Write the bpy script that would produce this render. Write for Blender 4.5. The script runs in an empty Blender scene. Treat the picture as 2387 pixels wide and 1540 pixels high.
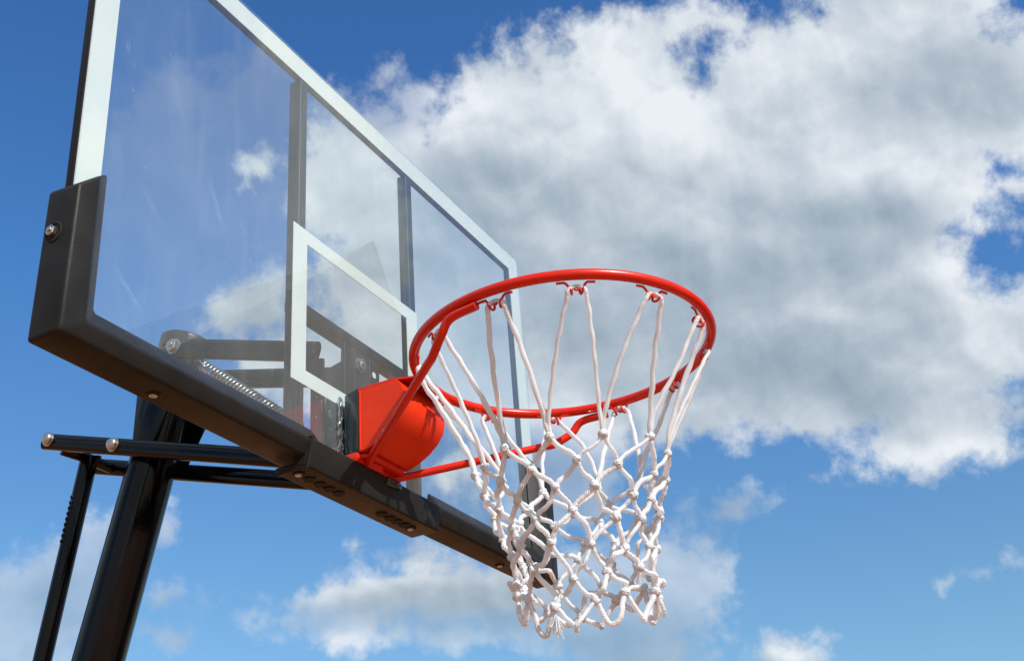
import bpy, bmesh, math, random
from mathutils import Vector, Matrix
R = math.radians
random.seed(7)
scene = bpy.context.scene
RZ = 2.60                      # height of the ring above the ground (everything below is measured from the ring)

# ------------------------------------------------------------------ camera
CX, CY, CZ = (0.462723, -0.883857, -0.068445), (-0.386235, -0.270494, 0.881848), (0.797941, 0.381615, 0.46654)
cam_d = bpy.data.cameras.new("camera"); cam = bpy.data.objects.new("camera", cam_d)
scene.collection.objects.link(cam)
m = Matrix(((CX[0], CY[0], -CZ[0], -1.5865), (CX[1], CY[1], -CZ[1], -1.0515), (CX[2], CY[2], -CZ[2], -0.8634 + RZ), (0, 0, 0, 1)))
cam.matrix_world = m
cam_d.sensor_width = 36.0; cam_d.lens = 36.0 * 2818.92 / 2387.0
cam_d.clip_start = 0.05; cam_d.clip_end = 5000
scene.camera = cam

# ------------------------------------------------------------------ view / sun
scene.view_settings.view_transform = 'Standard'; scene.view_settings.look = 'None'
scene.view_settings.exposure = 0.38; scene.view_settings.gamma = 1.0
scene.render.engine = 'CYCLES'
scene.cycles.max_bounces = 10; scene.cycles.transparent_max_bounces = 24
SUN = Vector((-0.25, -0.71, 0.66)).normalized()
sd = bpy.data.lights.new("sun", 'SUN'); sd.energy = 5.0; sd.angle = R(0.53); sd.color = (1.0, 0.975, 0.93)
so = bpy.data.objects.new("sun", sd); scene.collection.objects.link(so)
so.location = (-3, -8, 12); so.rotation_euler = SUN.to_track_quat('Z', 'Y').to_euler()

# ------------------------------------------------------------------ sky with clouds
world = bpy.data.worlds.new("World"); scene.world = world; world.use_nodes = True
wt = world.node_tree; wt.nodes.clear()
class NT:
    def __init__(s, t): s.t = t
    def n(s, typ, **kw):
        x = s.t.nodes.new(typ)
        for k, v in kw.items(): setattr(x, k, v)
        return x
    def link(s, a, b): s.t.links.new(a, b)
    def _in(s, sock, v):
        if v is None: return
        if isinstance(v, bpy.types.NodeSocket): s.t.links.new(v, sock)
        else: sock.default_value = v
    def math(s, op, a, b=None, c=None, clamp=False):
        x = s.n('ShaderNodeMath', operation=op, use_clamp=clamp)
        s._in(x.inputs[0], a); s._in(x.inputs[1], b); s._in(x.inputs[2], c); return x.outputs[0]
    def vmath(s, op, a, b=None, out=0, scale=None):
        x = s.n('ShaderNodeVectorMath', operation=op)
        s._in(x.inputs[0], a); s._in(x.inputs[1], b)
        if scale is not None: s._in(x.inputs['Scale'], scale)
        return x.outputs['Value' if out == 'v' else 0]
    def smooth(s, v, a, b, lo=0.0, hi=1.0, kind='SMOOTHSTEP'):
        x = s.n('ShaderNodeMapRange', interpolation_type=kind)
        s._in(x.inputs['Value'], v); x.inputs['From Min'].default_value = a; x.inputs['From Max'].default_value = b
        x.inputs['To Min'].default_value = lo; x.inputs['To Max'].default_value = hi; return x.outputs['Result']
    def mix(s, f, a, b, typ='RGBA', blend='MIX'):
        x = s.n('ShaderNodeMix', data_type=typ, blend_type=blend) if typ == 'RGBA' else s.n('ShaderNodeMix', data_type=typ)
        i = {'FLOAT': (0, 2, 3, 0), 'RGBA': (0, 6, 7, 2)}[typ]
        s._in(x.inputs[i[0]], f); s._in(x.inputs[i[1]], a); s._in(x.inputs[i[2]], b); return x.outputs[i[3]]
    def noise(s, vec, scale, detail=4.0, rough=0.5, dist=0.0, lac=2.0):
        x = s.n('ShaderNodeTexNoise'); s._in(x.inputs['Vector'], vec)
        x.inputs['Scale'].default_value = scale; x.inputs['Detail'].default_value = detail
        x.inputs['Roughness'].default_value = rough; x.inputs['Distortion'].default_value = dist
        x.inputs['Lacunarity'].default_value = lac
        return x
W_ = NT(wt)
tc = W_.n('ShaderNodeTexCoord'); dirv = W_.vmath('NORMALIZE', tc.outputs['Generated'])
sky = W_.n('ShaderNodeTexSky', sky_type='NISHITA'); sky.sun_disc = False
sky.sun_elevation = math.asin(SUN.z); sky.sun_rotation = math.atan2(SUN.x, SUN.y)
sky.air_density = 1.0; sky.dust_density = 0.3; sky.ozone_density = 2.0; sky.altitude = 0
# chart of the sky round the direction in which the clouds were mapped: u to the right, v upward
fz = W_.vmath('DOT_PRODUCT', dirv, CZ, out='v')
fzc = W_.math('MAXIMUM', fz, 0.25)
u = W_.math('DIVIDE', W_.vmath('DOT_PRODUCT', dirv, CX, out='v'), fzc)
v = W_.math('DIVIDE', W_.vmath('DOT_PRODUCT', dirv, CY, out='v'), fzc)
cmb = W_.n('ShaderNodeCombineXYZ'); W_.link(u, cmb.inputs[0]); W_.link(v, cmb.inputs[1]); chart = cmb.outputs[0]
def C_(x, y): return ((x - 1193.5) / 2818.9, (770.0 - y) / 2818.9)
# low-frequency warp so that no ellipse shows as one
wn = W_.noise(dirv, 9.0, 3.0, 0.55)
warp = W_.vmath('SCALE', W_.vmath('SUBTRACT', wn.outputs['Color'], (0.5, 0.5, 0.5)), scale=0.055)
chart = W_.vmath('ADD', chart, warp)
def blob(x, y, rx, ry, rot=0.0, after=None):
    cx, cy = C_(x, y); mp = W_.n('ShaderNodeMapping', vector_type='TEXTURE')
    src = chart
    if after is not None:          # makes the shader compiler take the blobs one after another (its stack is small)
        ma = W_.n('ShaderNodeVectorMath', operation='MULTIPLY_ADD')
        W_.link(after, ma.inputs[0]); ma.inputs[1].default_value = (1e-9, 0, 0); W_.link(chart, ma.inputs[2]); src = ma.outputs[0]
    W_.link(src, mp.inputs[0]); mp.inputs['Location'].default_value = (cx, cy, 0)
    mp.inputs['Rotation'].default_value = (0, 0, R(rot)); mp.inputs['Scale'].default_value = (rx / 2818.9, ry / 2818.9, 1)
    return W_.vmath('LENGTH', mp.outputs[0], out='v')
#            x     y    rx   ry  rot   (units: 1/2819 of a radian; rot counter-clockwise)
CLOUDS = [(1560, 480, 600, 360, -25), (1500, 120, 260, 110, 5), (1950, 80, 480, 170, 0), (1250, 170, 160, 60, 30), (1990, 560, 560, 520, 0), (1750, 250, 460, 250, 10), (1180, 300, 240, 150, 25),
          (2180, 230, 460, 280, -10), (1450, 760, 460, 280, 0), (1900, 850, 460, 200, 0), (2180, 1000, 290, 130, 10),
          (2280, 800, 280, 160, 0), (930, 380, 150, 190, 20), (1030, 620, 330, 310, 0), (800, 440, 120, 220, 0),
          (620, 400, 62, 62, 0), (600, 690, 150, 80, 30), (1080, 1080, 95, 75, 0), (1310, 1110, 150, 140, 0),
          (900, 840, 340, 170, 0), (1680, 950, 220, 90, 0), (1260, 900, 330, 190, 0), (905, 200, 80, 50, 30), (980, 250, 120, 80, 20),
          (960, 1400, 400, 95, 4), (940, 1325, 170, 75, 5), (1350, 1400, 360, 130, 0), (1580, 1340, 130, 130, 0),
          (680, 1425, 150, 40, 6), (815, 1272, 30, 42, 0), (1480, 1490, 220, 80, 0), (1850, 1520, 80, 40, 0),
          (1690, 1205, 75, 30, 30), (1600, 1205, 26, 36, 20), (2350, 1335, 45, 28, 0), (2290, 1350, 50, 10, 0),
          (240, 1260, 190, 60, 15), (110, 1390, 230, 150, 20), (400, 1385, 110, 45, -10), (390, 1475, 100, 50, 0),
          (60, 1500, 150, 70, 0), (400, 1230, 45, 40, 0), (1000, 1480, 260, 40, 0), (1560, 1045, 60, 22, 40)]
HOLES = [(1663, 115, 30, 24, 20), (1655, 165, 12, 22, -10), (2345, 490, 85, 44, 10), (2315, 575, 75, 52, 0),
         (2370, 390, 55, 22, 0), (1470, 0, 60, 20, 0), (1745, -10, 70, 36, 0),
         (2370, -10, 30, 30, 0), (1600, 1090, 70, 55, 0), (1800, 1075, 120, 36, 0)]
sdv = None
for b in CLOUDS:
    k = (b[2] * b[3]) ** 0.5 / 100.0
    f = W_.math('MULTIPLY_ADD', blob(*b, after=sdv), -k, k)
    sdv = f if sdv is None else W_.math('SMOOTH_MAX', sdv, f, 0.35)
for b in HOLES:
    k = (b[2] * b[3]) ** 0.5 / 100.0 * 1.1
    f = W_.math('MULTIPLY_ADD', blob(*b, after=sdv), k, -k)
    sdv = W_.math('SMOOTH_MIN', sdv, f, 0.20)
dirw = W_.vmath('ADD', dirv, W_.vmath('SCALE', W_.vmath('SUBTRACT', W_.noise(dirv, 22.0, 3.0, 0.5).outputs['Color'], (0.5, 0.5, 0.5)), scale=0.020))
nE = W_.noise(dirw, 11.0, 10.0, 0.61)
ldir = Vector(CX) * 0.45 + Vector(CY) * 0.89
def soft(vec, sc, det, ro): return W_.noise(vec, sc, det, ro).outputs[0]
def shifted(d): return W_.vmath('ADD', dirw, tuple(ldir * d))
# lumps lit from the upper right, at two sizes
rel1 = W_.math('SUBTRACT', soft(dirw, 11.0, 2.5, 0.5), soft(shifted(0.030), 11.0, 2.5, 0.5))
rel2 = W_.math('SUBTRACT', soft(dirw, 26.0, 4.0, 0.55), soft(shifted(0.010), 26.0, 4.0, 0.55))
nG = W_.noise(dirv, 2.6, 5.0, 0.55)
gen = W_.math('MULTIPLY_ADD', nG.outputs[0], 15.0, -6.4)
infr = W_.smooth(fz, 0.62, 0.82)
cover = W_.mix(infr, gen, sdv, 'FLOAT')
nc = W_.math('SUBTRACT', nE.outputs[0], 0.5)
nf = W_.math('SUBTRACT', soft(dirv, 55.0, 6.0, 0.6), 0.5)
D = W_.math('MULTIPLY_ADD', nf, 1.7, W_.math('MULTIPLY_ADD', nc, 2.9, cover))
alpha = W_.smooth(D, -0.15, 0.85, 0.0, 0.98)
THIN = [(180, 1400, 560, 300, 0), (600, 1440, 300, 60, 0), (1250, 1480, 500, 70, 0), (1500, 1350, 260, 200, 0), (1680, 1210, 200, 90, 0), (2340, 1340, 140, 70, 0), (900, 230, 160, 120, 0), (1300, 1120, 260, 130, 0)]
tf = None
for b in THIN:
    f = W_.smooth(blob(*b, after=tf if tf is not None else sdv), 0.5, 1.2, 1.0, 0.0); tf = f if tf is None else W_.math('MAXIMUM', tf, f)
alpha = W_.math('MULTIPLY', alpha, W_.math('MULTIPLY_ADD', W_.math('MULTIPLY', tf, infr), -0.42, 1.0))
relief = W_.math('MULTIPLY_ADD', rel2, 0.55, rel1)
# where the cloud is thick it is grey underneath
GREY = [(1400, 680, 560, 260, -12), (1880, 560, 300, 190, 10), (1750, 880, 460, 170, 0), (1150, 560, 330, 160, 0), (2080, 760, 170, 120, 0),
        (1120, 390, 150, 60, 10), (2200, 200, 230, 110, 0), (1200, 1410, 320, 80, 0), (1000, 1430, 320, 60, 0), (2000, 820, 260, 90, 0),
        (1350, 1130, 240, 110, 0), (640, 700, 200, 110, 0), (1480, 1480, 220, 90, 0), (200, 1420, 240, 110, 0), (400, 1440, 130, 90, 0), (1680, 1210, 130, 60, 0)]
WHITE = [(1080, 250, 130, 70, 20), (1450, 170, 190, 110, 20), (1560, 300, 130, 110, 0), (2250, 650, 150, 90, 0), (2170, 1060, 200, 50, 5),
         (2260, 600, 60, 200, 0), (930, 1340, 110, 35, 0), (1850, 1515, 50, 20, 0), (1950, 400, 190, 90, 0)]
gf = None
for b in GREY:
    f = W_.smooth(blob(*b, after=gf if gf is not None else sdv), 0.35, 1.35, 1.0, 0.0); gf = f if gf is None else W_.math('MAXIMUM', gf, f)
wf = None
for b in WHITE:
    f = W_.smooth(blob(*b, after=wf if wf is not None else gf), 0.2, 1.3, 1.0, 0.0); wf = f if wf is None else W_.math('MAXIMUM', wf, f)
gf = W_.mix(infr, 0.35, gf, 'FLOAT'); wf = W_.mix(infr, 0.2, wf, 'FLOAT')
nM = W_.noise(dirw, 6.5, 6.0, 0.55)
bri = W_.math('MULTIPLY_ADD', relief, 1.05, 0.715)
bri = W_.math('MULTIPLY_ADD', gf, -0.40, bri)
bri = W_.math('MULTIPLY_ADD', wf, 0.26, bri)
bri = W_.math('MULTIPLY_ADD', W_.math('SUBTRACT', nM.outputs[0], 0.5), 0.32, bri)
ramp = W_.n('ShaderNodeValToRGB'); W_.link(bri, ramp.inputs[0])
e = ramp.color_ramp.elements
e[0].position = 0.0; e[0].color = (0.29, 0.37, 0.455, 1); e[1].position = 1.0; e[1].color = (0.83, 0.87, 0.91, 1)
q = ramp.color_ramp.elements.new(0.35); q.color = (0.42, 0.50, 0.58, 1)
q = ramp.color_ramp.elements.new(0.65); q.color = (0.58, 0.65, 0.72, 1)
SKY_STR = 0.10
sz = W_.n('ShaderNodeSeparateXYZ'); W_.link(dirv, sz.inputs[0])
tint = W_.n('ShaderNodeValToRGB'); W_.link(sz.outputs[2], tint.inputs[0])      # air is paler towards the horizon
te = tint.color_ramp.elements
te[0].position = 0.10; te[0].color = (0.96, 1.20, 1.24, 1); te[1].position = 1.0; te[1].color = (0.75, 1.25, 1.40, 1)
q = te.new(0.66); q.color = (0.54, 1.07, 1.62, 1)
q = te.new(0.27); q.color = (0.86, 1.22, 1.38, 1); q = te.new(0.51); q.color = (0.62, 1.21, 1.72, 1)
skycol = W_.vmath('MULTIPLY', sky.outputs[0], tint.outputs[0])
cl = W_.vmath('SCALE', ramp.outputs[0], scale=0.785 / SKY_STR)
col = W_.mix(alpha, W_.vmath('SCALE', skycol, scale=0.79), cl)
bg = W_.n('ShaderNodeBackground'); W_.link(col, bg.inputs[0]); bg.inputs[1].default_value = SKY_STR
wo = W_.n('ShaderNodeOutputWorld'); W_.link(bg.outputs[0], wo.inputs[0])
world.cycles.sampling_method = 'MANUAL'; world.cycles.sample_map_resolution = 512

# ------------------------------------------------------------------ materials
def new_mat(name):
    m = bpy.data.materials.new(name); m.use_nodes = True; m.node_tree.nodes.clear()
    return m, NT(m.node_tree)
def princ(name, col, rough=0.5, metal=0.0, coat=0.0, spec=0.5, var=0.0, vscale=30.0, bump=0.0, bscale=200.0, rvar=0.0, stain=None):
    m, t = new_mat(name); p = t.n('ShaderNodeBsdfPrincipled'); o = t.n('ShaderNodeOutputMaterial'); t.link(p.outputs[0], o.inputs[0])
    tc = t.n('ShaderNodeTexCoord').outputs['Object']
    base = (*col, 1)
    if var or stain:
        n = t.noise(tc, vscale, 5.0, 0.6)
        f = t.smooth(n.outputs[0], 0.3, 0.7, 0, 1, 'LINEAR')
        base = t.mix(f, tuple(c * (1 - var) for c in col) + (1,), tuple(min(1, c * (1 + var)) for c in col) + (1,))
        if stain:
            n2 = t.noise(tc, stain[1], 4.0, 0.65)
            base = t.mix(t.smooth(n2.outputs[0], stain[2], stain[3], 0, stain[4]), base, (*stain[0], 1))
    t._in(p.inputs['Base Color'], base)
    if rvar:
        n = t.noise(tc, vscale * 0.7, 5.0, 0.6)
        t._in(p.inputs['Roughness'], t.smooth(n.outputs[0], 0.3, 0.7, max(0, rough - rvar), rough + rvar, 'LINEAR'))
    else: p.inputs['Roughness'].default_value = rough
    p.inputs['Metallic'].default_value = metal; p.inputs['Coat Weight'].default_value = coat
    p.inputs['Specular IOR Level'].default_value = spec
    if coat: p.inputs['Coat Roughness'].default_value = 0.08
    if bump:
        n = t.noise(tc, bscale, 3.0, 0.6); b = t.n('ShaderNodeBump'); b.inputs['Strength'].default_value = bump
        b.inputs['Distance'].default_value = 0.001; t.link(n.outputs[0], b.inputs['Height']); t.link(b.outputs[0], p.inputs['Normal'])
    return m
M = {}
XO = 0.004
M['black_paint'] = princ('black_paint', (0.0015, 0.0018, 0.003), 0.13, spec=0.20, rvar=0.07, vscale=25, bump=0.15, bscale=120)
M['black_steel'] = princ('black_steel', (0.008, 0.008, 0.009), 0.42, spec=0.18, rvar=0.08, vscale=40, bump=0.2, bscale=300)
M['pad'] = princ('pad_plastic', (0.015, 0.015, 0.0148), 0.38, spec=0.11, var=0.25, vscale=18, rvar=0.06, bump=0.35, bscale=900,
                 stain=((0.085, 0.070, 0.045), 22.0, 0.64, 0.80, 0.5))
M['bolt'] = princ('zinc', (0.42, 0.42, 0.40), 0.34, metal=1.0, bump=0.3, bscale=400)
M['spring'] = princ('spring_steel', (0.36, 0.37, 0.38), 0.32, metal=1.0)
M['red'] = princ('red_enamel', (0.50, 0.0125, 0.0025), 0.30, spec=0.30, var=0.10, vscale=14, rvar=0.06, bump=0.18, bscale=160,
                 stain=((0.22, 0.02, 0.01), 60.0, 0.68, 0.80, 0.5))
M['cover'] = princ('orange_cover', (0.57, 0.026, 0.002), 0.40, spec=0.22, var=0.08, vscale=16, rvar=0.08, bump=0.15, bscale=80,
                   stain=((0.30, 0.018, 0.004), 34.0, 0.62, 0.78, 0.45))
M['black_gasket'] = princ('black_gasket', (0.012, 0.016, 0.015), 0.18, coat=0.2)
M['hole'] = princ('hole_dark', (0.004, 0.004, 0.004), 0.9)
M['white'] = princ('white_vinyl', (0.52, 0.56, 0.565), 0.45, var=0.03, vscale=12,
                   stain=((0.55, 0.48, 0.36), 30.0, 0.70, 0.82, 0.35))
M['cap'] = princ('cap_plastic', (0.03, 0.03, 0.032), 0.35, bump=0.2)
M['ground'] = princ('clay_ground', (0.38, 0.15, 0.050), 0.9, var=0.22, vscale=1.4, bump=0.6, bscale=60,
                    stain=((0.20, 0.10, 0.05), 0.6, 0.5, 0.75, 0.6))
# rope: braided white cord
def rope_mat():
    m, t = new_mat('braided_cord'); p = t.n('ShaderNodeBsdfPrincipled'); o = t.n('ShaderNodeOutputMaterial'); t.link(p.outputs[0], o.inputs[0])
    uv = t.n('ShaderNodeUVMap').outputs[0]; sp = t.n('ShaderNodeSeparateXYZ'); t.link(uv, sp.inputs[0])
    L, A = sp.outputs[0], sp.outputs[1]
    a = t.math('SINE', t.math('ADD', t.math('MULTIPLY', L, 1500.0), t.math('MULTIPLY', A, 6.2832 * 5)))
    b = t.math('SINE', t.math('SUBTRACT', t.math('MULTIPLY', L, 1500.0), t.math('MULTIPLY', A, 6.2832 * 5)))
    h = t.math('MAXIMUM', a, b)
    tc = t.n('ShaderNodeTexCoord').outputs['Object']
    n = t.noise(tc, 38.0, 4.0, 0.6); n2 = t.noise(tc, 14.0, 3.0, 0.5)
    base = t.mix(t.smooth(n.outputs[0], 0.35, 0.65), (0.88, 0.92, 0.96, 1), (0.84, 0.86, 0.88, 1))
    base = t.mix(t.smooth(n2.outputs[0], 0.60, 0.76, 0, 0.55), base, (0.58, 0.42, 0.25, 1))
    base = t.mix(t.smooth(h, -0.2, 0.5, 0.14, 0.0), base, (0.30, 0.29, 0.28, 1))
    tl = t.n('ShaderNodeBsdfTranslucent'); t.link(base, tl.inputs[0]); ms = t.n('ShaderNodeMixShader'); ms.inputs[0].default_value = 0.48
    t.link(p.outputs[0], ms.inputs[1]); t.link(tl.outputs[0], ms.inputs[2]); t.link(ms.outputs[0], o.inputs[0])
    t.link(base, p.inputs['Base Color']); p.inputs['Roughness'].default_value = 0.5
    p.inputs['Sheen Weight'].default_value = 0.15
    p.inputs['Subsurface Weight'].default_value = 0.0
    bp = t.n('ShaderNodeBump'); bp.inputs['Strength'].default_value = 0.5; bp.inputs['Distance'].default_value = 0.0012
    t.link(h, bp.inputs['Height']); t.link(bp.outputs[0], p.inputs['Normal'])
    return m
M['rope'] = rope_mat()
# dusty clear acrylic
def glass_mat():
    m, t = new_mat('clear_acrylic'); o = t.n('ShaderNodeOutputMaterial')
    tc = t.n('ShaderNodeTexCoord').outputs['Object']
    tr = t.n('ShaderNodeBsdfTransparent'); tr.inputs[0].default_value = (0.965, 0.988, 0.982, 1)
    gl = t.n('ShaderNodeBsdfGlossy'); gl.inputs['Roughness'].default_value = 0.012; gl.inputs[0].default_value = (1, 1, 1, 1)
    fr = t.n('ShaderNodeFresnel'); fr.inputs['IOR'].default_value = 1.49
    n = t.noise(tc, 2.6, 0.5, 0.4)
    bp = t.n('ShaderNodeBump'); bp.inputs['Strength'].default_value = 0.13; bp.inputs['Distance'].default_value = 0.02
    t.link(n.outputs[0], bp.inputs['Height']); t.link(bp.outputs[0], gl.inputs['Normal'])
    s1 = t.n('ShaderNodeMixShader'); gm = t.n('ShaderNodeNewGeometry'); t.link(t.mix(gm.outputs['Backfacing'], 1.49, 1 / 1.49, 'FLOAT'), fr.inputs['IOR'])
    t.link(fr.outputs[0], s1.inputs[0]); t.link(tr.outputs[0], s1.inputs[1]); t.link(gl.outputs[0], s1.inputs[2])
    df = t.n('ShaderNodeBsdfDiffuse'); df.inputs[0].default_value = (0.66, 0.76, 0.78, 1)
    # dust film + specks + wiped streaks
    mp = t.n('ShaderNodeMapping'); t.link(tc, mp.inputs[0]); mp.inputs['Rotation'].default_value = (0, R(32), 0); mp.inputs['Scale'].default_value = (1.0, 1.0, 0.16)
    st = t.noise(mp.outputs[0], 26.0, 6.0, 0.62, 0.4)
    cl = t.noise(tc, 2.6, 5.0, 0.6)
    sp = t.noise(tc, 420.0, 2.0, 0.5)
    vo = t.n('ShaderNodeTexVoronoi'); t.link(tc, vo.inputs['Vector']); vo.inputs['Scale'].default_value = 34.0
    dot = t.smooth(vo.outputs['Distance'], 0.030, 0.060, 0.5, 0.0)
    dot = t.math('MULTIPLY', dot, t.smooth(t.noise(tc, 5.0, 2.0, 0.5).outputs[0], 0.5, 0.62))
    for q, (x0, z0, an, ln, wd) in enumerate(((-0.49, 0.335, 68, 0.050, 0.0009), (-0.395, 0.20, 62, 0.055, 0.0022), (-0.555, -0.03, 40, 0.045, 0.0016), (-0.60, 0.36, 88, 0.02, 0.0012),
                                              (-0.53, 0.125, 42, 0.045, 0.0008), (-0.33, 0.19, 35, 0.02, 0.0012), (0.36, 0.20, 20, 0.12, 0.0007), (-0.25, -0.02, 75, 0.018, 0.0015))):
        m2 = t.n('ShaderNodeMapping', vector_type='TEXTURE'); t.link(tc, m2.inputs[0]); m2.inputs['Location'].default_value = (x0 - XO, 0.0, z0 - 0.2485)
        m2.inputs['Rotation'].default_value = (0, R(an), 0); m2.inputs['Scale'].default_value = (ln, 1.0, wd)
        ds = t.vmath('LENGTH', t.vmath('MULTIPLY', m2.outputs[0], (1, 0, 1)), out='v')
        dot = t.math('ADD', dot, t.smooth(ds, 0.3, 1.0, 0.22, 0.0))
    f = t.math('ADD', t.smooth(st.outputs[0], 0.45, 0.85, 0.014, 0.040), t.smooth(cl.outputs[0], 0.3, 0.7, 0.003, 0.028))
    f = t.math('ADD', f, t.smooth(sp.outputs[0], 0.66, 0.78, 0.0, 0.16))
    f = t.math('ADD', f, t.math('MULTIPLY', dot, t.smooth(sp.outputs[0], 0.40, 0.60, 0.15, 0.65)), clamp=True)
    s2 = t.n('ShaderNodeMixShader'); t.link(f, s2.inputs[0]); t.link(s1.outputs[0], s2.inputs[1]); t.link(df.outputs[0], s2.inputs[2])
    t.link(s2.outputs[0], o.inputs[0]); return m
M['glass'] = glass_mat()
def clear_mat():
    m, t = new_mat('cut_acrylic_edge'); o = t.n('ShaderNodeOutputMaterial')
    tr = t.n('ShaderNodeBsdfTransparent'); tr.inputs[0].default_value = (0.75, 0.82, 0.82, 1)
    gl = t.n('ShaderNodeBsdfGlossy'); gl.inputs['Roughness'].default_value = 0.08
    mx = t.n('ShaderNodeMixShader'); mx.inputs[0].default_value = 0.45
    t.link(tr.outputs[0], mx.inputs[1]); t.link(gl.outputs[0], mx.inputs[2]); t.link(mx.outputs[0], o.inputs[0]); return m
M['clear'] = clear_mat()

# ------------------------------------------------------------------ mesh helpers (ring frame: z = 0 at the ring)
class MB:
    def __init__(s): s.v = []; s.f = []; s.uv = {}
    def add(s, vs, fs, uvs=None):
        o = len(s.v); s.v += [Vector(p) for p in vs]
        for i, f in enumerate(fs):
            if uvs: s.uv[len(s.f)] = uvs[i]
            s.f.append([o + k for k in f])
        return s
    def box(s, a, b):
        x0, y0, z0 = a; x1, y1, z1 = b
        return s.add([(x0, y0, z0), (x1, y0, z0), (x1, y1, z0), (x0, y1, z0), (x0, y0, z1), (x1, y0, z1), (x1, y1, z1), (x0, y1, z1)],
                     [(0, 3, 2, 1), (4, 5, 6, 7), (0, 1, 5, 4), (1, 2, 6, 5), (2, 3, 7, 6), (3, 0, 4, 7)])
    def tube(s, pts, r, seg=10, closed=False, caps=True, uvs=False, flat=1.0):
        pts = [Vector(p) for p in pts]; n = len(pts)
        rr = r if isinstance(r, (list, tuple)) else [r] * n
        T = []
        for i in range(n):
            a = pts[(i - 1) % n] if (closed or i > 0) else pts[0]
            b = pts[(i + 1) % n] if (closed or i < n - 1) else pts[-1]
            T.append((b - a).normalized())
        N = T[0].orthogonal().normalized(); fr = []
        for i in range(n):
            if i: 
                q = T[i - 1].rotation_difference(T[i]); N = (q @ N)
                N = (N - T[i] * N.dot(T[i])).normalized()
            fr.append((N.copy(), T[i].cross(N)))
        if closed:      # spread the residual twist
            q = T[-1].rotation_difference(T[0]); Ne = q @ fr[-1][0]
            ang = math.atan2(Ne.dot(fr[0][1]), Ne.dot(fr[0][0]))
            fr = [((a * math.cos(-ang * i / n) + b * math.sin(-ang * i / n)), (b * math.cos(-ang * i / n) - a * math.sin(-ang * i / n))) for i, (a, b) in enumerate(fr)]
        vs = []; L = [0.0]
        for i in range(1, n): L.append(L[-1] + (pts[i] - pts[i - 1]).length)
        for i in range(n):
            a, b = fr[i]
            for k in range(seg):
                t = 2 * math.pi * k / seg; vs.append(pts[i] + a * (rr[i] * math.cos(t)) + b * (rr[i] * flat * math.sin(t)))
        fs = []; us = []
        for i in range(n if closed else n - 1):
            j = (i + 1) % n
            for k in range(seg):
                k2 = (k + 1) % seg
                fs.append((i * seg + k, i * seg + k2, j * seg + k2, j * seg + k))
                l1 = L[j] if j > i else L[i] + (pts[j] - pts[i]).length
                us.append(((L[i], k / seg), (L[i], (k + 1) / seg), (l1, (k + 1) / seg), (l1, k / seg)))
        if caps and not closed:
            fs.append(tuple(range(seg))[::-1]); fs.append(tuple((n - 1) * seg + k for k in range(seg)))
            us += [tuple((0, 0) for _ in range(seg))] * 2
        return s.add(vs, fs, us if uvs else None)
    def prism(s, poly, axis, a, b):       # poly: 2-D points, extruded along axis between a and b
        def P(p, t): return {0: (t, p[0], p[1]), 1: (p[0], t, p[1]), 2: (p[0], p[1], t)}[axis]
        n = len(poly)
        return s.add([P(p, a) for p in poly] + [P(p, b) for p in poly],
                     [tuple(range(n))[::-1], tuple(range(n, 2 * n))] + [(i, (i + 1) % n, n + (i + 1) % n, n + i) for i in range(n)])
    def lathe(s, c, axis, prof, seg=16):
        c = Vector(c); ax = Vector(axis).normalized(); a = ax.orthogonal().normalized(); b = ax.cross(a)
        vs = []; n = len(prof)
        for r, h in prof:
            for k in range(seg):
                t = 2 * math.pi * k / seg; vs.append(c + ax * h + a * (r * math.cos(t)) + b * (r * math.sin(t)))
        fs = [(i * seg + k, i * seg + (k + 1) % seg, (i + 1) * seg + (k + 1) % seg, (i + 1) * seg + k) for i in range(n - 1) for k in range(seg)]
        fs += [tuple(range(seg))[::-1], tuple((n - 1) * seg + k for k in range(seg))]
        return s.add(vs, fs)
ORG = {}
def link(o, parent, wo):
    scene.collection.objects.link(o)
    if parent is not None:
        o.parent = parent; o.location = wo - ORG[parent.name]
    else: o.location = wo
    ORG[o.name] = wo.copy(); return o
def obj(name, mb, mat, parent=None, bevel=0.0, segs=2, sharp=35, label=None, flatshade=False, org=None):
    me = bpy.data.meshes.new(name)
    vs = [p + Vector((0, 0, RZ)) for p in mb.v]
    lo = Vector([min(p[i] for p in vs) for i in range(3)]); hi = Vector([max(p[i] for p in vs) for i in range(3)])
    c = (lo + hi) / 2 if org is None else org
    me.from_pydata([p - c for p in vs], [], mb.f)
    if mb.uv:
        ul = me.uv_layers.new(name='UVMap')
        for i, poly in enumerate(me.polygons):
            if i in mb.uv:
                for k, li in enumerate(poly.loop_indices): ul.data[li].uv = mb.uv[i][k]
    bm = bmesh.new(); bm.from_mesh(me)
    bmesh.ops.recalc_face_normals(bm, faces=bm.faces)
    if bevel:
        es = [e for e in bm.edges if len(e.link_faces) == 2 and e.calc_face_angle(0) > R(20)]
        bmesh.ops.bevel(bm, geom=es, offset=bevel, segments=segs, profile=0.5, affect='EDGES', clamp_overlap=True)
    for f in bm.faces: f.smooth = not flatshade
    for e in bm.edges:
        e.smooth = not (len(e.link_faces) == 2 and e.calc_face_angle(0) > R(sharp))
    bm.to_mesh(me); bm.free()
    me.materials.append(mat)
    o = bpy.data.objects.new(name, me); link(o, parent, c)
    if label: o['label'] = label
    return o
def spline(P, n=8):       # Catmull-Rom through P
    P = [Vector(p) for p in P]; Q = [P[0] * 2 - P[1]] + P + [P[-1] * 2 - P[-2]]; out = []
    for i in range(1, len(Q) - 2):
        a, b, c, d = Q[i - 1:i + 3]
        for k in range(n):
            t = k / n
            out.append(0.5 * ((2 * b) + (c - a) * t + (2 * a - 5 * b + 4 * c - d) * t * t + (3 * b - a - 3 * c + d) * t ** 3))
    out.append(P[-1]); return out
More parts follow.
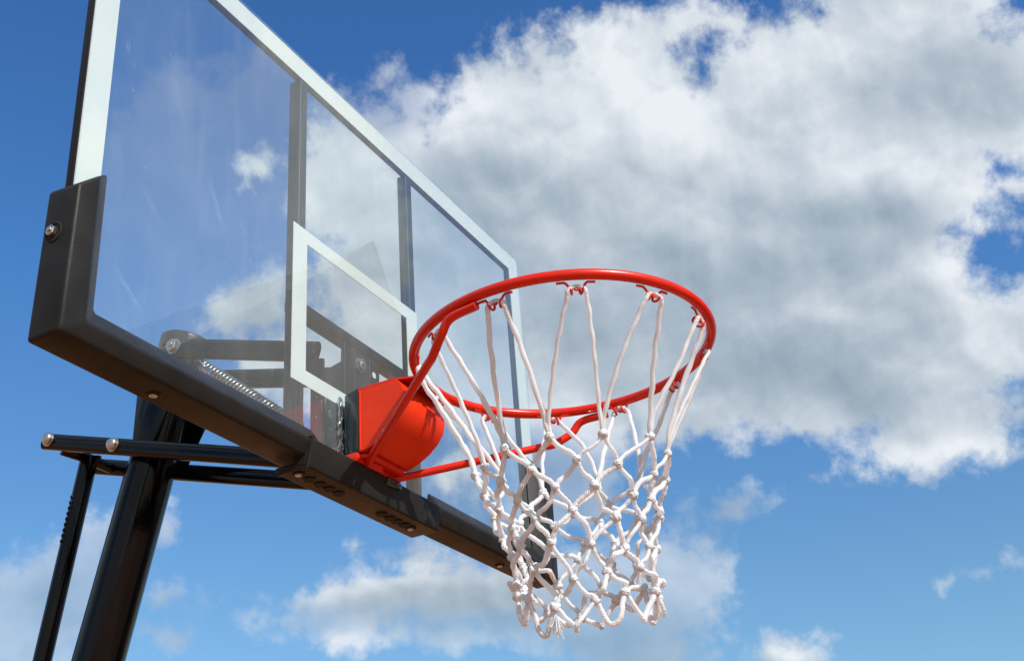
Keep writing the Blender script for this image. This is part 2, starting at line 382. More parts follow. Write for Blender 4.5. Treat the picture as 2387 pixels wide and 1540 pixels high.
def hexbolt(c, axis, r=0.010, h=0.007, washer=True, dome=False):
    mb = MB()
    if washer: mb.lathe(c, axis, [(r * 1.25, 0.0), (r * 1.25, 0.0015)], 20)
    c2 = Vector(c) + Vector(axis).normalized() * 0.0016
    if dome: mb.lathe(c2, axis, [(r, 0), (r, h * 0.45), (r * 0.86, h * 0.75), (r * 0.55, h * 0.95), (r * 0.1, h)], 18)
    else: mb.lathe(c2, axis, [(r, 0), (r, h * 0.8), (r * 0.86, h)], 6); mb.lathe(c2 + Vector(axis).normalized() * h, axis, [(r * 0.45, 0.0), (r * 0.42, 0.002)], 14)
    return mb

# ------------------------------------------------------------------ ground
g = MB(); NG = 24; S = 300.0
g.v = [Vector((S * (2 * i / NG - 1), S * (2 * j / NG - 1), -RZ)) for j in range(NG + 1) for i in range(NG + 1)]
g.f = [[j * (NG + 1) + i, j * (NG + 1) + i + 1, (j + 1) * (NG + 1) + i + 1, (j + 1) * (NG + 1) + i] for j in range(NG) for i in range(NG)]
go = obj('ground', g, M['ground']); go['kind'] = 'structure'

# ------------------------------------------------------------------ the hoop
PY0, PK = 0.4740, -0.264       # pole axis: y = PY0 + PK * z
def pole_y(z): return PY0 + PK * z
hoop = bpy.data.objects.new('basketball_hoop', None); link(hoop, None, Vector((0, pole_y(-RZ), 0)))
hoop.empty_display_size = 0.3
hoop['label'] = 'outdoor basketball hoop with clear white-bordered backboard, red ring and leaning black pole'
hoop['category'] = 'basketball hoop'
BX, BZ0, BZ1 = 0.670, -0.142, 0.639          # backboard half width, bottom, top
XO = 0.004
# glass panel > border, target
gp = MB().box((-BX + XO, 0.0, BZ0), (BX + XO, 0.004, BZ1))
panel = obj('backboard_panel', gp, M['glass'], hoop, bevel=0.0006, segs=1)
bw = 0.0435
bd = MB()
def frame_ring(mb, x0, x1, z0, z1, wx, wz, y0, y1):
    o = [(x0, z0), (x1, z0), (x1, z1), (x0, z1)]; i = [(x0 + wx, z0 + wz), (x1 - wx, z0 + wz), (x1 - wx, z1 - wz), (x0 + wx, z1 - wz)]
    vs = [(p[0], y, p[1]) for y in (y0, y1) for p in o + i]
    fs = []
    for k in range(4):
        l = (k + 1) % 4
        fs += [(k, l, 4 + l, 4 + k), (8 + k, 12 + k, 12 + l, 8 + l), (k, 8 + k, 8 + l, l), (4 + k, 4 + l, 12 + l, 12 + k)]
    mb.add(vs, fs)
frame_ring(bd, -BX + XO + .0005, BX + XO - .0005, BZ0 + .0005, BZ1 - .0005, bw, 0.042, 0.0045, 0.0056)
obj('border_line', bd, M['white'], panel)
tg = MB(); frame_ring(tg, -0.1975, 0.1975, 0.0 - 0.0140, 0.2926 - 0.0140, 0.0385, 0.0265, 0.0045, 0.0056)
target = obj('target_square', tg, M['white'], panel)
# the steel frame behind
def rail(name, a, b, parent=hoop, bev=0.003): return obj(name, MB().box(a, b), M['black_steel'], parent, bevel=bev, segs=3)
y0, y1 = 0.0066, 0.0215
rail('frame_rail', (-BX + XO, y0, BZ0 + .026), (-BX + XO + .0415, y1, BZ1))
rail('frame_rail', (BX + XO - .0415, y0, BZ0 + .026), (BX + XO, y1, BZ1))
rail('frame_rail', (-BX + XO + .042, y0, BZ1 - .0405), (BX + XO - .042, y1, BZ1))
rail('frame_rail', (-BX + XO, y0, BZ0 + .001), (BX + XO, y1, BZ0 + .0255))
for xa, ya in ((-0.1815, 0.0325), (0.1765, 0.0285)):
    b = rail('frame_bar', (xa, y0, BZ0 + .026), (xa + .0215, ya, BZ1 - .041))
    sl = MB(); pts = []
    for k in range(9): t = math.pi * k / 8; pts.append((0.0055 * math.cos(t), -0.020 + 0.0055 * math.sin(t)))
    for k in range(9): t = math.pi + math.pi * k / 8; pts.append((0.0055 * math.cos(t), -0.088 + 0.0055 * math.sin(t)))
    sl.prism([(xa + .0135 + p[0], p[1]) for p in pts], 1, 0.0058, 0.0070)
    obj('bar_slot', sl, M['hole'], b)
# rear cross rail, mounting channel
rail('cross_rail', (-0.150, 0.033, 0.140), (0.205, 0.058, 0.163))
ch = MB()
ch.prism([(-0.068, -0.130), (0.105, -0.130), (0.105, 0.1395), (-0.012, 0.1395), (-0.014, 0.098), (-0.045, 0.074), (-0.068, 0.060)], 1, 0.0335, 0.0375)
ch.box((-0.068, 0.0376, -0.130), (-0.064, 0.062, 0.058)); ch.box((0.101, 0.0376, -0.130), (0.105, 0.062, 0.1395))
for xr in (-0.010, 0.022, 0.070): ch.box((xr, 0.0315, -0.125), (xr + .003, 0.0334, 0.1385))
chan = obj('mounting_channel', ch, M['black_steel'], hoop, bevel=0.001, segs=1)
for x, z in ((-0.052, -0.018), (0.086, 0.109)):
    h = MB().lathe((x, 0.0334, z), (0, -1, 0), [(0.0062, 0.0), (0.0062, 0.0006)], 18)
    obj('bolt_hole', h, M['bolt'] if False else princ('seen_through', (0.42, 0.50, 0.60), 0.8) if 'seen_through' not in bpy.data.materials else bpy.data.materials['seen_through'], chan)
for x, z in ((0.038, 0.110), (-0.020, -0.05)):
    obj('hex_bolt', hexbolt((x, 0.033, z), (0, -1, 0), 0.011, 0.008), M['bolt'], chan)
# ears that carry the arms
for s in (-1, 1):
    x = s * 0.062
    ear = MB().prism([(0.038, -0.12), (0.085, -0.12), (0.085, -0.055), (0.060, -0.040), (0.060, 0.045), (0.078, 0.085), (0.074, 0.098), (0.062, 0.100), (0.052, 0.088), (0.038, 0.084)], 0, x - 0.0025, x + 0.0025)
    obj('hinge_ear', ear, M['black_steel'], hoop, bevel=0.0008, segs=1)

# pads ---------------------------------------------------------------
PROF = [(0.0, -0.0012), (0.041, -0.0350), (0.0655, -0.0215), (0.0665, 0.0330), (0.056, 0.0330), (0.056, -0.0012)]
PROFV = [(0.0, -0.0012), (0.040, -0.0300), (0.073, -0.0300), (0.073, 0.0240), (0.058, 0.0240), (0.058, -0.0012)]
def corner_pad(s):
    mb = MB(); n = len(PROF); vs = []
    for (a, y) in PROFV: vs.append((s * (0.617 + a) + XO * 0.5, y, 0.056 + (0.073 - a) * 0.95 + (0.004 if y > 0.01 else 0)))
    for (a, y), (a2, y2) in zip(PROF, PROFV): vs.append((s * (0.617 + a2) + XO * .5, (y2 + y) / 2, -0.089 - a))
    xe = 0.178 if s < 0 else 0.190
    for (a, y) in PROF: vs.append((s * (xe - (0.03 if s < 0 else -0.01) * (1 - a / 0.073)), y, -0.089 - a))
    fs = [tuple(range(n)), tuple(range(2 * n, 3 * n))[::-1]]
    for l in range(2):
        for i in range(n):
            j = (i + 1) % n; fs.append((l * n + i, l * n + j, (l + 1) * n + j, (l + 1) * n + i))
    mb.add(vs, fs)
    return obj('corner_pad', mb, M['pad'], hoop, bevel=0.0065, segs=4, sharp=60)
padL = corner_pad(-1); padR = corner_pad(1)
padL['label'] = 'black corner pad on the near lower corner'; padR['label'] = 'black corner pad on the far lower corner, behind the net'
mid = MB()
prof = [(-0.0012, -0.117), (-0.0350, -0.1255), (-0.0235, -0.1690), (0.034, -0.1700), (0.034, -0.160), (-0.0012, -0.160)]
mid.prism([(p[0], p[1]) for p in prof], 0, -0.196, 0.200)
padM = obj('middle_pad', mid, M['pad'], hoop, bevel=0.004, segs=4, sharp=60)
padM['label'] = 'slim black centre pad below the ring with rows of holes underneath'
rd = MB(); rp = [(0.0, -0.1165), (-0.0360, -0.1250), (-0.0243, -0.1698), (0.032, -0.1705)]
rd.tube([(-0.1925, y, z) for y, z in rp], 0.0036, 8); obj('pad_lip', rd, M['pad'], padM)
def screw(c, axis, parent, r=0.0058, hole_r=0.0095):
    c = Vector(c); ax = Vector(axis).normalized()
    h = MB().lathe(c, ax, [(hole_r, -0.002), (hole_r, 0.0004)], 22); a = ax.orthogonal().normalized(); b = ax.cross(a)
    hb = obj('screw_hole', h, M['hole'], parent)
    lip = MB().tube([c + a * (hole_r * math.cos(t)) + b * (hole_r * math.sin(t)) for t in [2 * math.pi * k / 24 for k in range(24)]], 0.0009, 6, closed=True)
    obj('hole_lip', lip, M['pad'], parent)
    if r: 
        sc = MB().lathe(c + ax * 0.0005, ax, [(r, 0), (r, 0.0012), (r * 0.8, 0.0022), (r * .2, 0.0026)], 16)
        sc.box(tuple(c + ax * 0.0029 - Vector((0.004, 0.0006, 0.0004))), tuple(c + ax * 0.0029 + Vector((0.004, 0.0006, 0.0002))))
        obj('screw', sc, M['bolt'], parent)
for i, x in enumerate((-0.1898, -0.1616, -0.1338, -0.1084, -0.0827)): screw((x + .016, 0.005, -0.1706), (0, 0, -1), padM, 0.0058 if i == 0 else 0)
for i, x in enumerate((0.0444, 0.0697, 0.0913, 0.1161, 0.1367)): screw((x + .014, 0.005, -0.1706), (0, 0, -1), padM, 0.0058 if i == 4 else 0)
screw((-0.490, 0.008, -0.1556), (0, 0, -1), padL); screw((0.490, 0.008, -0.1556), (0, 0, -1), padR)
hb = hexbolt((-0.6882, 0.004, -0.0063), (-1, 0, 0), 0.0075, 0.006, washer=False)
lp = MB().tube([(-0.6882, 0.004 + 0.013 * math.cos(t), -0.0063 + 0.013 * math.sin(t)) for t in [2 * math.pi * k / 24 for k in range(24)]], 0.0016, 6, closed=True)
lp.lathe((-0.6882, 0.004, -0.0063), (-1, 0, 0), [(0.013, -0.002), (0.013, 0.0004)], 24)
obj('bolt_recess', lp, M['hole'], padL); obj('hex_bolt', hb, M['bolt'], padL)

# pole, cap, strut -----------------------------------------------------
pz = 0.252
obj('pole', MB().tube([(0, pole_y(-RZ), -RZ), (0, pole_y(0.004), 0.004)], 0.0450, 48), M['black_paint'], hoop)
obj('pole_top', MB().tube([(0, pole_y(0.0042), 0.0042), (0, pole_y(pz), pz)], 0.0432, 48), M['black_paint'], hoop)
ax = Vector((0, PK, 1)).normalized()
obj('pole_cap', MB().lathe((0, pole_y(pz), pz), ax, [(0.048, -0.02), (0.0485, 0.0), (0.047, 0.006), (0.040, 0.011), (0.02, 0.015), (0.004, 0.016)], 40), M['cap'], hoop)
for sx in (-1, 1):
    pp = MB().prism([(0.395, 0.185), (0.440, 0.190), (0.470, 0.170), (0.473, 0.025), (0.430, 0.020), (0.385, 0.10)], 0, sx * 0.0510 - .0025, sx * 0.0510 + .0025)
    obj('pole_plate', pp, M['black_paint'], hoop, bevel=0.001)
bs = MB().lathe((0, pole_y(-RZ), -RZ), (0, 0, 1), [(0.16, 0.0), (0.16, 0.012), (0.06, 0.016), (0.056, 0.06)], 40)
obj('base_plate', bs, M['black_paint'], hoop)
# arms: two upper, two lower
def arm(p, q, hgt, w=0.020):
    p, q = Vector(p), Vector(q); d = (q - p).normalized(); up = Vector((1, 0, 0)).cross(d).normalized()
    if up.z < 0: up = -up
    sec = []
    for k in range(20):      # rounded-oblong steel tube
        t = 2 * math.pi * k / 20; c, s_ = math.cos(t), math.sin(t)
        sec.append(Vector((1, 0, 0)) * (w / 2 * math.copysign(abs(c) ** 0.8, c)) + up * (hgt / 2 * math.copysign(abs(s_) ** 0.8, s_)))
    mb = MB(); vs = [p + e for e in sec] + [q + e for e in sec]; n = 20
    mb.add(vs, [tuple(range(n))[::-1], tuple(range(n, 2 * n))] + [(i, (i + 1) % n, n + (i + 1) % n, n + i) for i in range(n)])
    return obj('support_arm', mb, M['black_paint'], hoop, sharp=50)
AX = 0.060
for s in (-1, 1):
    arm((s * AX, 0.392, 0.210 if s < 0 else 0.192), (s * AX, 0.055, 0.1025), 0.038)
    arm((s * AX, 0.690, 0.0965 if s < 0 else 0.084), (s * AX, 0.070, -0.0950 if s < 0 else -0.100), 0.032)
for c in ((-AX - .0105, 0.671, 0.0930), (-AX - .0105, 0.5020, 0.0395)):
    obj('hex_bolt', hexbolt(c, (-1, 0, 0), 0.0112, 0.010, dome=True), M['bolt'], hoop)
obj('hex_bolt', hexbolt((-AX - .0105, 0.3710, 0.2030), (-1, 0, 0), 0.0125, 0.010), M['bolt'], hoop)
for c in ((AX + .0105, 0.671, 0.081), (AX + .0105, 0.502, 0.028), (AX + .0105, 0.371, 0.186)):
    obj('hex_bolt', hexbolt(c, (1, 0, 0), 0.0125, 0.009), M['bolt'], hoop)
# adjusting strut
obj('strut', MB().tube([(0, 0.6330, 0.070), (0, 0.700, -0.31), (0, 0.880, -1.33)], 0.0168, 24), M['black_paint'], hoop)
for k in range(9):
    z = -0.012 - 0.0105 * k; yy = 0.6330 + (0.070 - z) * 0.1763
    obj('strut_tooth', MB().lathe((-0.0150, yy + .004, z), (-1, 0.35, 0), [(0.0042, 0.0), (0.0036, 0.0028), (0.0014, 0.0042)], 8), M['black_steel'], hoop)
obj('strut_clamp', MB().box((-0.025, 0.845, -1.42), (0.025, 0.92, -1.30)), M['black_paint'], hoop, bevel=0.006)
cb = MB(); cb.tube([(-0.050, 0.655, 0.074), (-0.01, 0.633, 0.066), (0.052, 0.628, 0.062)], 0.0105, 14)
obj('cross_tube', cb, M['black_paint'], hoop)
tg = MB().prism([(0.605, 0.066), (0.655, 0.078), (0.642, 0.040), (0.628, 0.036)], 0, -0.004, 0.004)
obj('strut_tab', tg, M['black_paint'], hoop)
# springs
def spring(x, a, b, turns):
    a, b = Vector((x,) + a), Vector((x,) + b); d = (b - a); L = d.length; d.normalize(); n = Vector((1, 0, 0)); k2 = d.cross(n)
    N = turns * 14; pts = []
    for i in range(N + 1):
        t = i / N; an = 2 * math.pi * turns * t; rr = 0.0130
        pts.append(a + d * (L * t) + n * (rr * math.cos(an)) + k2 * (rr * math.sin(an)))
    hk = [a - d * 0.035, a - d * 0.02 + k2 * .008, a - d * 0.006 + k2 * 0.004]
    return obj('spring', MB().tube(hk + pts, 0.0023, 8), M['spring'], hoop, sharp=80)
spring(-0.010, (0.350, 0.176), (0.150, 0.012), 25); spring(0.024, (0.350, 0.176), (0.150, 0.012), 25)

# ring ------------------------------------------------------------------
RY, RR, TILT = -0.3788, 0.2365, -0.0163
def ringp(ang, r=RR, dz=0.0):
    t = R(ang); x, y = r * math.cos(t), r * math.sin(t)
    return Vector((x, RY + y * math.cos(TILT) - dz * math.sin(TILT), y * math.sin(TILT) + dz * math.cos(TILT)))
rim = obj('ring', MB().tube([ringp(360 * k / 160) for k in range(160)], 0.0081, 20, closed=True), M['red'], hoop)
rim['label'] = 'red steel ring'
def hook(ang):
    pts2 = [(-0.029, 0, 0), (-0.022, 0, 0), (-0.0165, -0.0005, 0), (-0.0125, -0.005, 0.0), (-0.0095, -0.0125, 0.002), (-0.0075, -0.0165, -0.002), (-0.0068, -0.013, -0.0075),
            (-0.0058, -0.0065, -0.0065), (-0.004, -0.0055, -0.002), (-0.002, -0.0115, 0.000), (0, -0.0125, 0.0)]
    pts2 = pts2 + [(-a, b, c) for a, b, c in pts2[-2::-1]]
    P = [ringp(ang + math.degrees(a / RR), RR - 0.0045 + c * 1.3 - 0.002, -0.0088 + b * 1.02) for a, b, c in pts2]
    return obj('net_hook', MB().tube(spline(P, 5), 0.0019, 8), M['red'], rim)
HA = [30 * k for k in range(12)]
for a in HA: hook(a)
# braces
for s, st in ((-1, (-0.050, -0.045, -0.117)), (1, (0.047, -0.032, -0.119))):
    e1 = ringp(90 + 73 * -s * 1.0 if s < 0 else 17, 0.2395, -0.0165); e1 = ringp(163 if s < 0 else 17, 0.2400, -0.0172)
    e2 = ringp(173.5 if s < 0 else 6.5, 0.2370, -0.0160)
    st = Vector(st); pre = Vector((st.x * 0.25, st.y + 0.006, st.z - 0.004))
    b1 = Vector((s * 0.203, -0.254, -0.0610)); b2 = Vector((s * 0.2245, -0.2855, -0.0400)); d = (b1 - st).normalized()
    path = [pre, st - d * 0.012 + Vector((0, 0, -0.001)), st + d * 0.012] + [st.lerp(b1, k / 6) for k in range(1, 6)] + spline([b1 - d * 0.012, b1 + d * 0.006, b2, e1 + Vector((0, 0.004, -0.002)), e2], 5)
    obj('brace_rod', MB().tube(path, 0.0068, 16), M['red'], rim)
def bead(P, r=0.0022):
    rb = random.Random(len(P)); Q = spline(P, 7)
    return MB().tube([p + Vector((rb.uniform(-1, 1), rb.uniform(-1, 1), rb.uniform(-1, 1))) * 0.0005 for p in Q], [r * rb.uniform(.75, 1.15) for _ in Q], 7)
for sx in (-1, 1):
    a0 = 170 if sx < 0 else 10
    obj('weld_bead', bead([ringp(a0 + sx * 4 * q, RR - 0.0075, -0.0085) for q in (-1.6, -.6, .4, 1.2)]), M['red'], rim)
obj('weld_bead', bead([ringp(90 + q, RR - 0.002, -0.0082) for q in (-11, -5, 0, 5, 11)]), M['red'], rim)
# orange cover box and plates
cv = MB(); prof = [(-0.0345, 0.002), (-0.108, 0.002), (-0.117, -0.010), (-0.1235, -0.026), (-0.1255, -0.042), (-0.121, -0.058), (-0.110, -0.073), (-0.095, -0.086), (-0.075, -0.097), (-0.053, -0.1045), (-0.0345, -0.107)]
def section(x, k): return [(x, (p[0] - (0.005 * k if 0 < i < 10 else 0)), p[1] - (0.002 * k if i > 6 else 0)) for i, p in enumerate(prof)]
secs = [section(x, 1 - (abs(x + .004) / 0.062) ** 2) for x in (-0.066, -0.054, -0.036, -0.018, 0.0, 0.018, 0.040, 0.058)]
n = len(prof); vs = [p for s_ in secs for p in s_]; fs = [tuple(range(n))[::-1], tuple(range((len(secs) - 1) * n, len(secs) * n))]
for l in range(len(secs) - 1):
    for i in range(n): j = (i + 1) % n; fs.append((l * n + i, l * n + j, (l + 1) * n + j, (l + 1) * n + i))
cv.add(vs, fs); cover = obj('bracket_cover', cv, M['cover'], hoop, sharp=40)
sm = MB().tube([(-0.0664, -0.0375, 0.000), (-0.0664, -0.0375, -0.1045)], 0.0012, 8); obj('cover_seam', sm, M['cover'], cover)
cover['label'] = 'orange-red hinge cover between backboard and ring'
tp = MB().prism([(-0.066, -0.034), (0.066, -0.034), (0.066, -0.100), (0.050, -0.1455), (-0.050, -0.1455), (-0.066, -0.100)], 2, 0.0024, 0.0056)
obj('ring_plate', tp, M['red'], rim)
bp = MB().box((-0.070, -0.010, -0.1245), (0.060, -0.034, -0.1085)); bp.prism([(-0.062, -0.0342), (0.060, -0.0342), (0.045, -0.052), (-0.052, -0.052)], 2, -0.1165, -0.1085)
obj('ring_flange', bp, M['red'], rim, bevel=0.002)
obj('rubber_stop', MB().box((0.012, -0.040, -0.139), (0.056, -0.008, -0.1250)), M['black_gasket'], rim, bevel=0.004)
gk = MB(); gk.prism([(-0.0062, 0.000), (-0.0285, 0.006), (-0.0340, 0.006), (-0.0340, -0.108), (-0.0062, -0.108)], 0, -0.0660, 0.066)
obj('gasket_block', gk, M['black_gasket'], hoop, bevel=0.002)
fl = MB(); rnd = random.Random(3)
for q in range(3):
    P = [(-0.0685 - 0.005 * q + 0.0035 * rnd.uniform(-1, 1), -0.0035, -0.006 - k * 0.0085) for k in range(13)]
    fl.tube(spline(P, 3), 0.0012 + 0.0004 * q, 6)
obj('sealant_bead', fl, M['clear'], hoop)

# ------------------------------------------------------------------ net
net = bpy.data.objects.new('basketball_net', None); link(net, None, Vector((0, RY, RZ - 0.455)))
net['label'] = 'white braided cord net with knotted diamond mesh hanging from the red ring'; net['category'] = 'net'
zs = [0.0, 0.02, 0.1, 0.2, 0.3, 0.4, 0.48]; rs = [.235, .232, .190, .148, .112, .098, .094]
def rz(z):
    z = -z
    for i in range(len(zs) - 1):
        if z <= zs[i + 1]: t = (z - zs[i]) / (zs[i + 1] - zs[i]); return rs[i] * (1 - t) + rs[i + 1] * t
    return rs[-1]
def cyl(ang, r, z): t = R(ang); return Vector((r * math.cos(t), RY + r * math.sin(t), z))
ROWZ = [-0.203, -0.240, -0.274, -0.308, -0.344, -0.380, -0.410]
OFF = [-3.5, -4.5, -7.0, -10.0, -13.5, -16.5, -18.0]
SEEN = {1: [(136.8, -0.206), (163.1, -0.202), (-169.0, -0.203), (-138.9, -0.205), (-106.3, -0.197), (-83.8, -0.206)],
        2: [(150.7, -0.24), (176.6, -0.24), (-154.8, -0.238), (-129.2, -0.243), (-96.6, -0.244)],
        3: [(160.2, -0.274), (-170.4, -0.271), (-144.4, -0.272), (-112.9, -0.278), (-92.8, -0.277)],
        4: [(142.9, -0.302), (170.8, -0.307), (-160.8, -0.303), (-128.9, -0.313), (-104.1, -0.31)],
        5: [(153.2, -0.336), (-178.6, -0.344), (-149.4, -0.351), (-119.7, -0.354), (-96.7, -0.348)],
        6: [(162.3, -0.374), (-166.6, -0.395), (-136.6, -0.387), (-108.8, -0.381)],
        7: [(147.0, -0.407), (-149.4, -0.426), (-122.5, -0.416), (-92.5, -0.41)]}
rn = random.Random(11); knots = []
for r_ in range(7):
    row = []
    base = 15 if r_ % 2 == 0 else 0
    for i in range(12):
        a = base + 30 * i + OFF[r_] + rn.gauss(0, 1.6 + 0.35 * r_); z = ROWZ[r_] - 0.002 + 0.0135 * (1 + math.cos(R(a - 30))) + rn.gauss(0, 0.003 + 0.0008 * r_)
        row.append([a, z, None])
    for (a, z) in SEEN[r_ + 1]:
        k = min(row, key=lambda w: abs((w[0] - a + 180) % 360 - 180))
        k[0] = k[0] + ((a - k[0] + 180) % 360 - 180); k[1] = z
    for k in row: k[2] = cyl(k[0], rz(k[1]) + rn.gauss(0, 0.0015 + 0.0007 * r_), k[1])
    knots.append(row)
cord = MB(); CR = 0.00410
def strand(P, r=CR, n=6, wob=0.0):
    Q = spline(P, n); 
    if wob:
        ph = rn.uniform(0, 6.28); w = Vector((rn.gauss(0, 1), rn.gauss(0, 1), rn.gauss(0, .3))) * wob
        Q = [p + w * math.sin(math.pi * i / (len(Q) - 1)) * math.sin(ph + 5 * i / len(Q)) for i, p in enumerate(Q)]
    f1, f2, p1, p2 = rn.uniform(110, 190), rn.uniform(110, 190), rn.uniform(0, 6), rn.uniform(0, 6); Lc = 0.0
    for i in range(1, len(Q) - 1):
        Lc += (Q[i] - Q[i - 1]).length; e_ = min(1.0, i / 4, (len(Q) - 1 - i) / 4) * 0.0007
        Q[i] = Q[i] + Vector((math.sin(f1 * Lc + p1), math.cos(f2 * Lc + p2), 0.4 * math.sin(f2 * Lc + p1))) * e_
    m = len(Q); rr = [r * (1 + 0.08 * math.sin(i * 1.7 + ph0)) for ph0 in [rn.uniform(0, 6)] for i in range(m)]
    cord.tube(Q, rr, 10, uvs=True, flat=rn.uniform(0.72, 0.98))
# top loops: knot(i-1) -> through hook i -> knot(i)
for i in range(12):
    ha = 30 * i
    kl, kr = knots[0][(i - 1) % 12][2], knots[0][i][2]      # angles ha-15, ha+15
    def side(kn, sg):
        top = ringp(ha + sg * math.degrees(0.0130 / RR), RR - 0.0065, -0.0235)
        radial = Vector((kn.x, kn.y - RY, 0)).normalized(); tang = Vector((-radial.y, radial.x, 0)) * sg
        near = kn + tang * -0.0042 + Vector((0, 0, 0.034)) + radial * 0.009 + (top - kn).normalized() * 0.004
        midp = top.lerp(near, 0.5) + Vector((rn.gauss(0, .0022), rn.gauss(0, .0022), 0)) + tang * 0.003
        return [kn + Vector((0, 0, 0.002)), near, midp, top.lerp(near, 0.12) + tang * 0.0015, top]
    L = side(kl, -1); Rr = side(kr, 1)
    crown = [ringp(ha - 1.6, RR - 0.0075, -0.0170), ringp(ha, RR - 0.008, -0.0150), ringp(ha + 1.6, RR - 0.0075, -0.0170)]
    strand(L + crown + Rr[::-1], n=7)
# mesh
for r_ in range(6):
    for i in range(12):
        if r_ % 2 == 0: up = knots[r_][i]; dn = [knots[r_ + 1][i], knots[r_ + 1][(i + 1) % 12]]
        else: up = knots[r_][i]; dn = [knots[r_ + 1][(i - 1) % 12], knots[r_ + 1][i]]
        for d in dn:
            a, b = up[2], d[2]; md = a.lerp(b, 0.5); rad = Vector((md.x, md.y - RY, 0)).normalized()
            sag = 0.0012 + 0.0010 * r_
            md = md + rad * rn.gauss(0.001, sag) + Vector((rn.gauss(0, sag), rn.gauss(0, sag), rn.gauss(-0.001, sag)))
            q1 = a.lerp(md, 0.45) + Vector((0, 0, -0.002)); q2 = b.lerp(md, 0.45) + Vector((0, 0, 0.003))
            strand([a, q1, md, q2, b], n=5)
# bottom loops
for i in range(12):
    a, b = knots[6][i][2], knots[6][(i + 1) % 12][2]
    c = a.lerp(b, 0.5); rad = Vector((c.x, c.y - RY, 0)).normalized(); nr = 0.5 - 0.5 * math.cos(R(knots[6][i][0] + 15 - 30)); dp = 0.017 + 0.025 * nr + rn.uniform(-0.006, 0.008); w = rn.uniform(0.12, 0.6)
    if i in (0, 10): dp, w = dp + 0.012, 0.06
    t1 = a.lerp(b, 0.5 - 0.30 * w) + rad * rn.gauss(0.002, .005); t2 = a.lerp(b, 0.5 + 0.30 * w) + rad * rn.gauss(0.002, .005)
    strand([a, a.lerp(t1, 0.5) + Vector((0, 0, -dp * 0.45)), t1 + Vector((0, 0, -dp * 0.92)), (t1 + t2) / 2 + Vector((0, 0, -dp * 1.05)), t2 + Vector((0, 0, -dp * 0.92)),
            b.lerp(t2, 0.5) + Vector((0, 0, -dp * 0.45)), b], n=6)
obj('cord_mesh', cord, M['rope'], net, sharp=80)
# knots
def knot_mesh(seed):
    r = random.Random(seed); mb = MB()
    for q in range(3):
        tilt = Matrix.Rotation(r.uniform(-.6, .6) + (0, 0.9, -0.9)[q], 3, 'Y') @ Matrix.Rotation(r.uniform(-.5, .5), 3, 'X')
        Rk = 0.0044 + r.uniform(-.0004, .0005)
        P = []
        for k in range(16):
            t = 2 * math.pi * k / 16
            P.append(tilt @ Vector((Rk * math.cos(t), Rk * 0.8 * math.sin(t), 0.0012 * math.sin(2 * t + q) + (0, 0.0012, -0.0012)[q])))
        mb.tube(P, 0.0033, 8, closed=True, uvs=True)
    return mb
protos = []
for q in range(6):
    mb = knot_mesh(q); o = obj('knot', mb, M['rope'], net, sharp=80); protos.append(o)
k_ = 0
for r_ in range(7):
    for i in range(12):
        src = protos[k_ % 6]; o = src if k_ < 6 else src.copy()
        if k_ >= 6: scene.collection.objects.link(o)
        o.parent = net; p = knots[r_][i][2] + Vector((0, 0, RZ)); o.location = p - ORG[net.name]
        s_ = rn.uniform(0.92, 1.15); o.scale = (s_, s_, s_ * rn.uniform(.95, 1.15)); o.rotation_euler = (rn.gauss(0, .3), rn.gauss(0, .3), R(knots[r_][i][0]) + rn.gauss(0, .4))
        k_ += 1
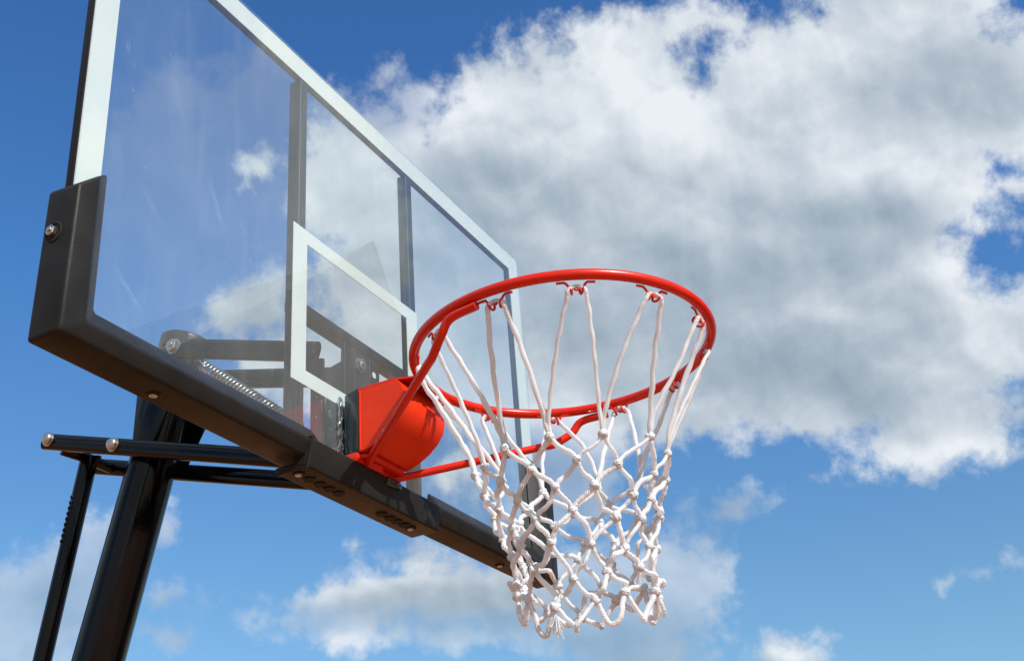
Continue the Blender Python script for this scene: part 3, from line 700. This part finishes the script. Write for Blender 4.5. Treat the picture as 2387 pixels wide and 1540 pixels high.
# frayed ends
fz_ = MB(); fr_ = random.Random(5)
def fray(p, n, l, spread, r=0.00035):
    for _ in range(n):
        d = Vector((fr_.gauss(0, spread), fr_.gauss(0, spread), -1)).normalized(); e = Vector((fr_.gauss(0, .3), fr_.gauss(0, .3), fr_.gauss(0, .3))) * l * .3
        fz_.tube(spline([p, p + d * l * .5 + e * .5, p + d * l * fr_.uniform(.7, 1.1) + e], 3), r, 4)
fray(knots[6][6][2] + Vector((0, 0, -.010)), 60, 0.030, 0.22, 0.0005)
obj('frayed_end', fz_, M['rope'], net, sharp=80); fz_ = MB()
k0 = cyl(158, 0.103, -0.37)
for _ in range(14):
    p = k0 + Vector((fr_.gauss(0, .003), fr_.gauss(0, .003), fr_.gauss(0, .012))); P = [p]
    for q in range(4): P.append(P[-1] + Vector((-0.004 + fr_.gauss(0, .003), fr_.gauss(0, .003), fr_.gauss(0, .004))))
    fz_.tube(spline(P, 3), 0.00022, 4)
obj('loose_fibres', fz_, M['rope'], net, sharp=80)

# ------------------------------------------------------------------ house beside the court: only its outline shows, mirrored in the clear board
M['wall_paint'] = princ('wall_paint', (0.42, 0.34, 0.27), 0.8, var=0.1, vscale=3)
M['shingle'] = princ('shingle', (0.13, 0.115, 0.105), 0.85, var=0.3, vscale=8, bump=0.5, bscale=60)
M['trim'] = princ('trim_paint', (0.55, 0.53, 0.50), 0.5)
M['window_glass'] = princ('window_glass', (0.02, 0.025, 0.03), 0.05)
HX, HY, HA, EZ, SL = 5.60, -3.9, 3.15, 1.66, 0.86
house = bpy.data.objects.new('house', None); link(house, None, Vector((HX, HY - 4, 0)))
house['label'] = 'brown gabled house beside the court, seen only as a faint reflection in the backboard'; house['category'] = 'house'
w = MB().prism([(HX - HA, -RZ), (HX + HA, -RZ), (HX + HA, EZ), (HX, EZ + SL * HA), (HX - HA, EZ)], 1, HY - 8.0, HY)
obj('wall', w, M['wall_paint'], house)
for sg in (-1, 1):
    rf = MB().prism([(HX, EZ + SL * HA + .02), (HX + sg * (HA + .35), EZ - SL * .35 + .02), (HX + sg * (HA + .35), EZ - SL * .35 + .17), (HX, EZ + SL * HA + .17)], 1, HY - 8.3, HY + 0.3)
    obj('roof', rf, M['shingle'], house)
for wx, wz in ((HX - 1.5, -1.5), (HX + 1.4, -1.5), (HX, 1.3)):
    f = MB(); frame_ring(f, wx - .5, wx + .5, wz, wz + 1.2, .07, .07, HY + .003, HY + .06)
    fo = obj('window', f, M['trim'], house)
    obj('pane', MB().box((wx - .43, HY + .004, wz + .07), (wx + .43, HY + .02, wz + 1.13)), M['window_glass'], fo)
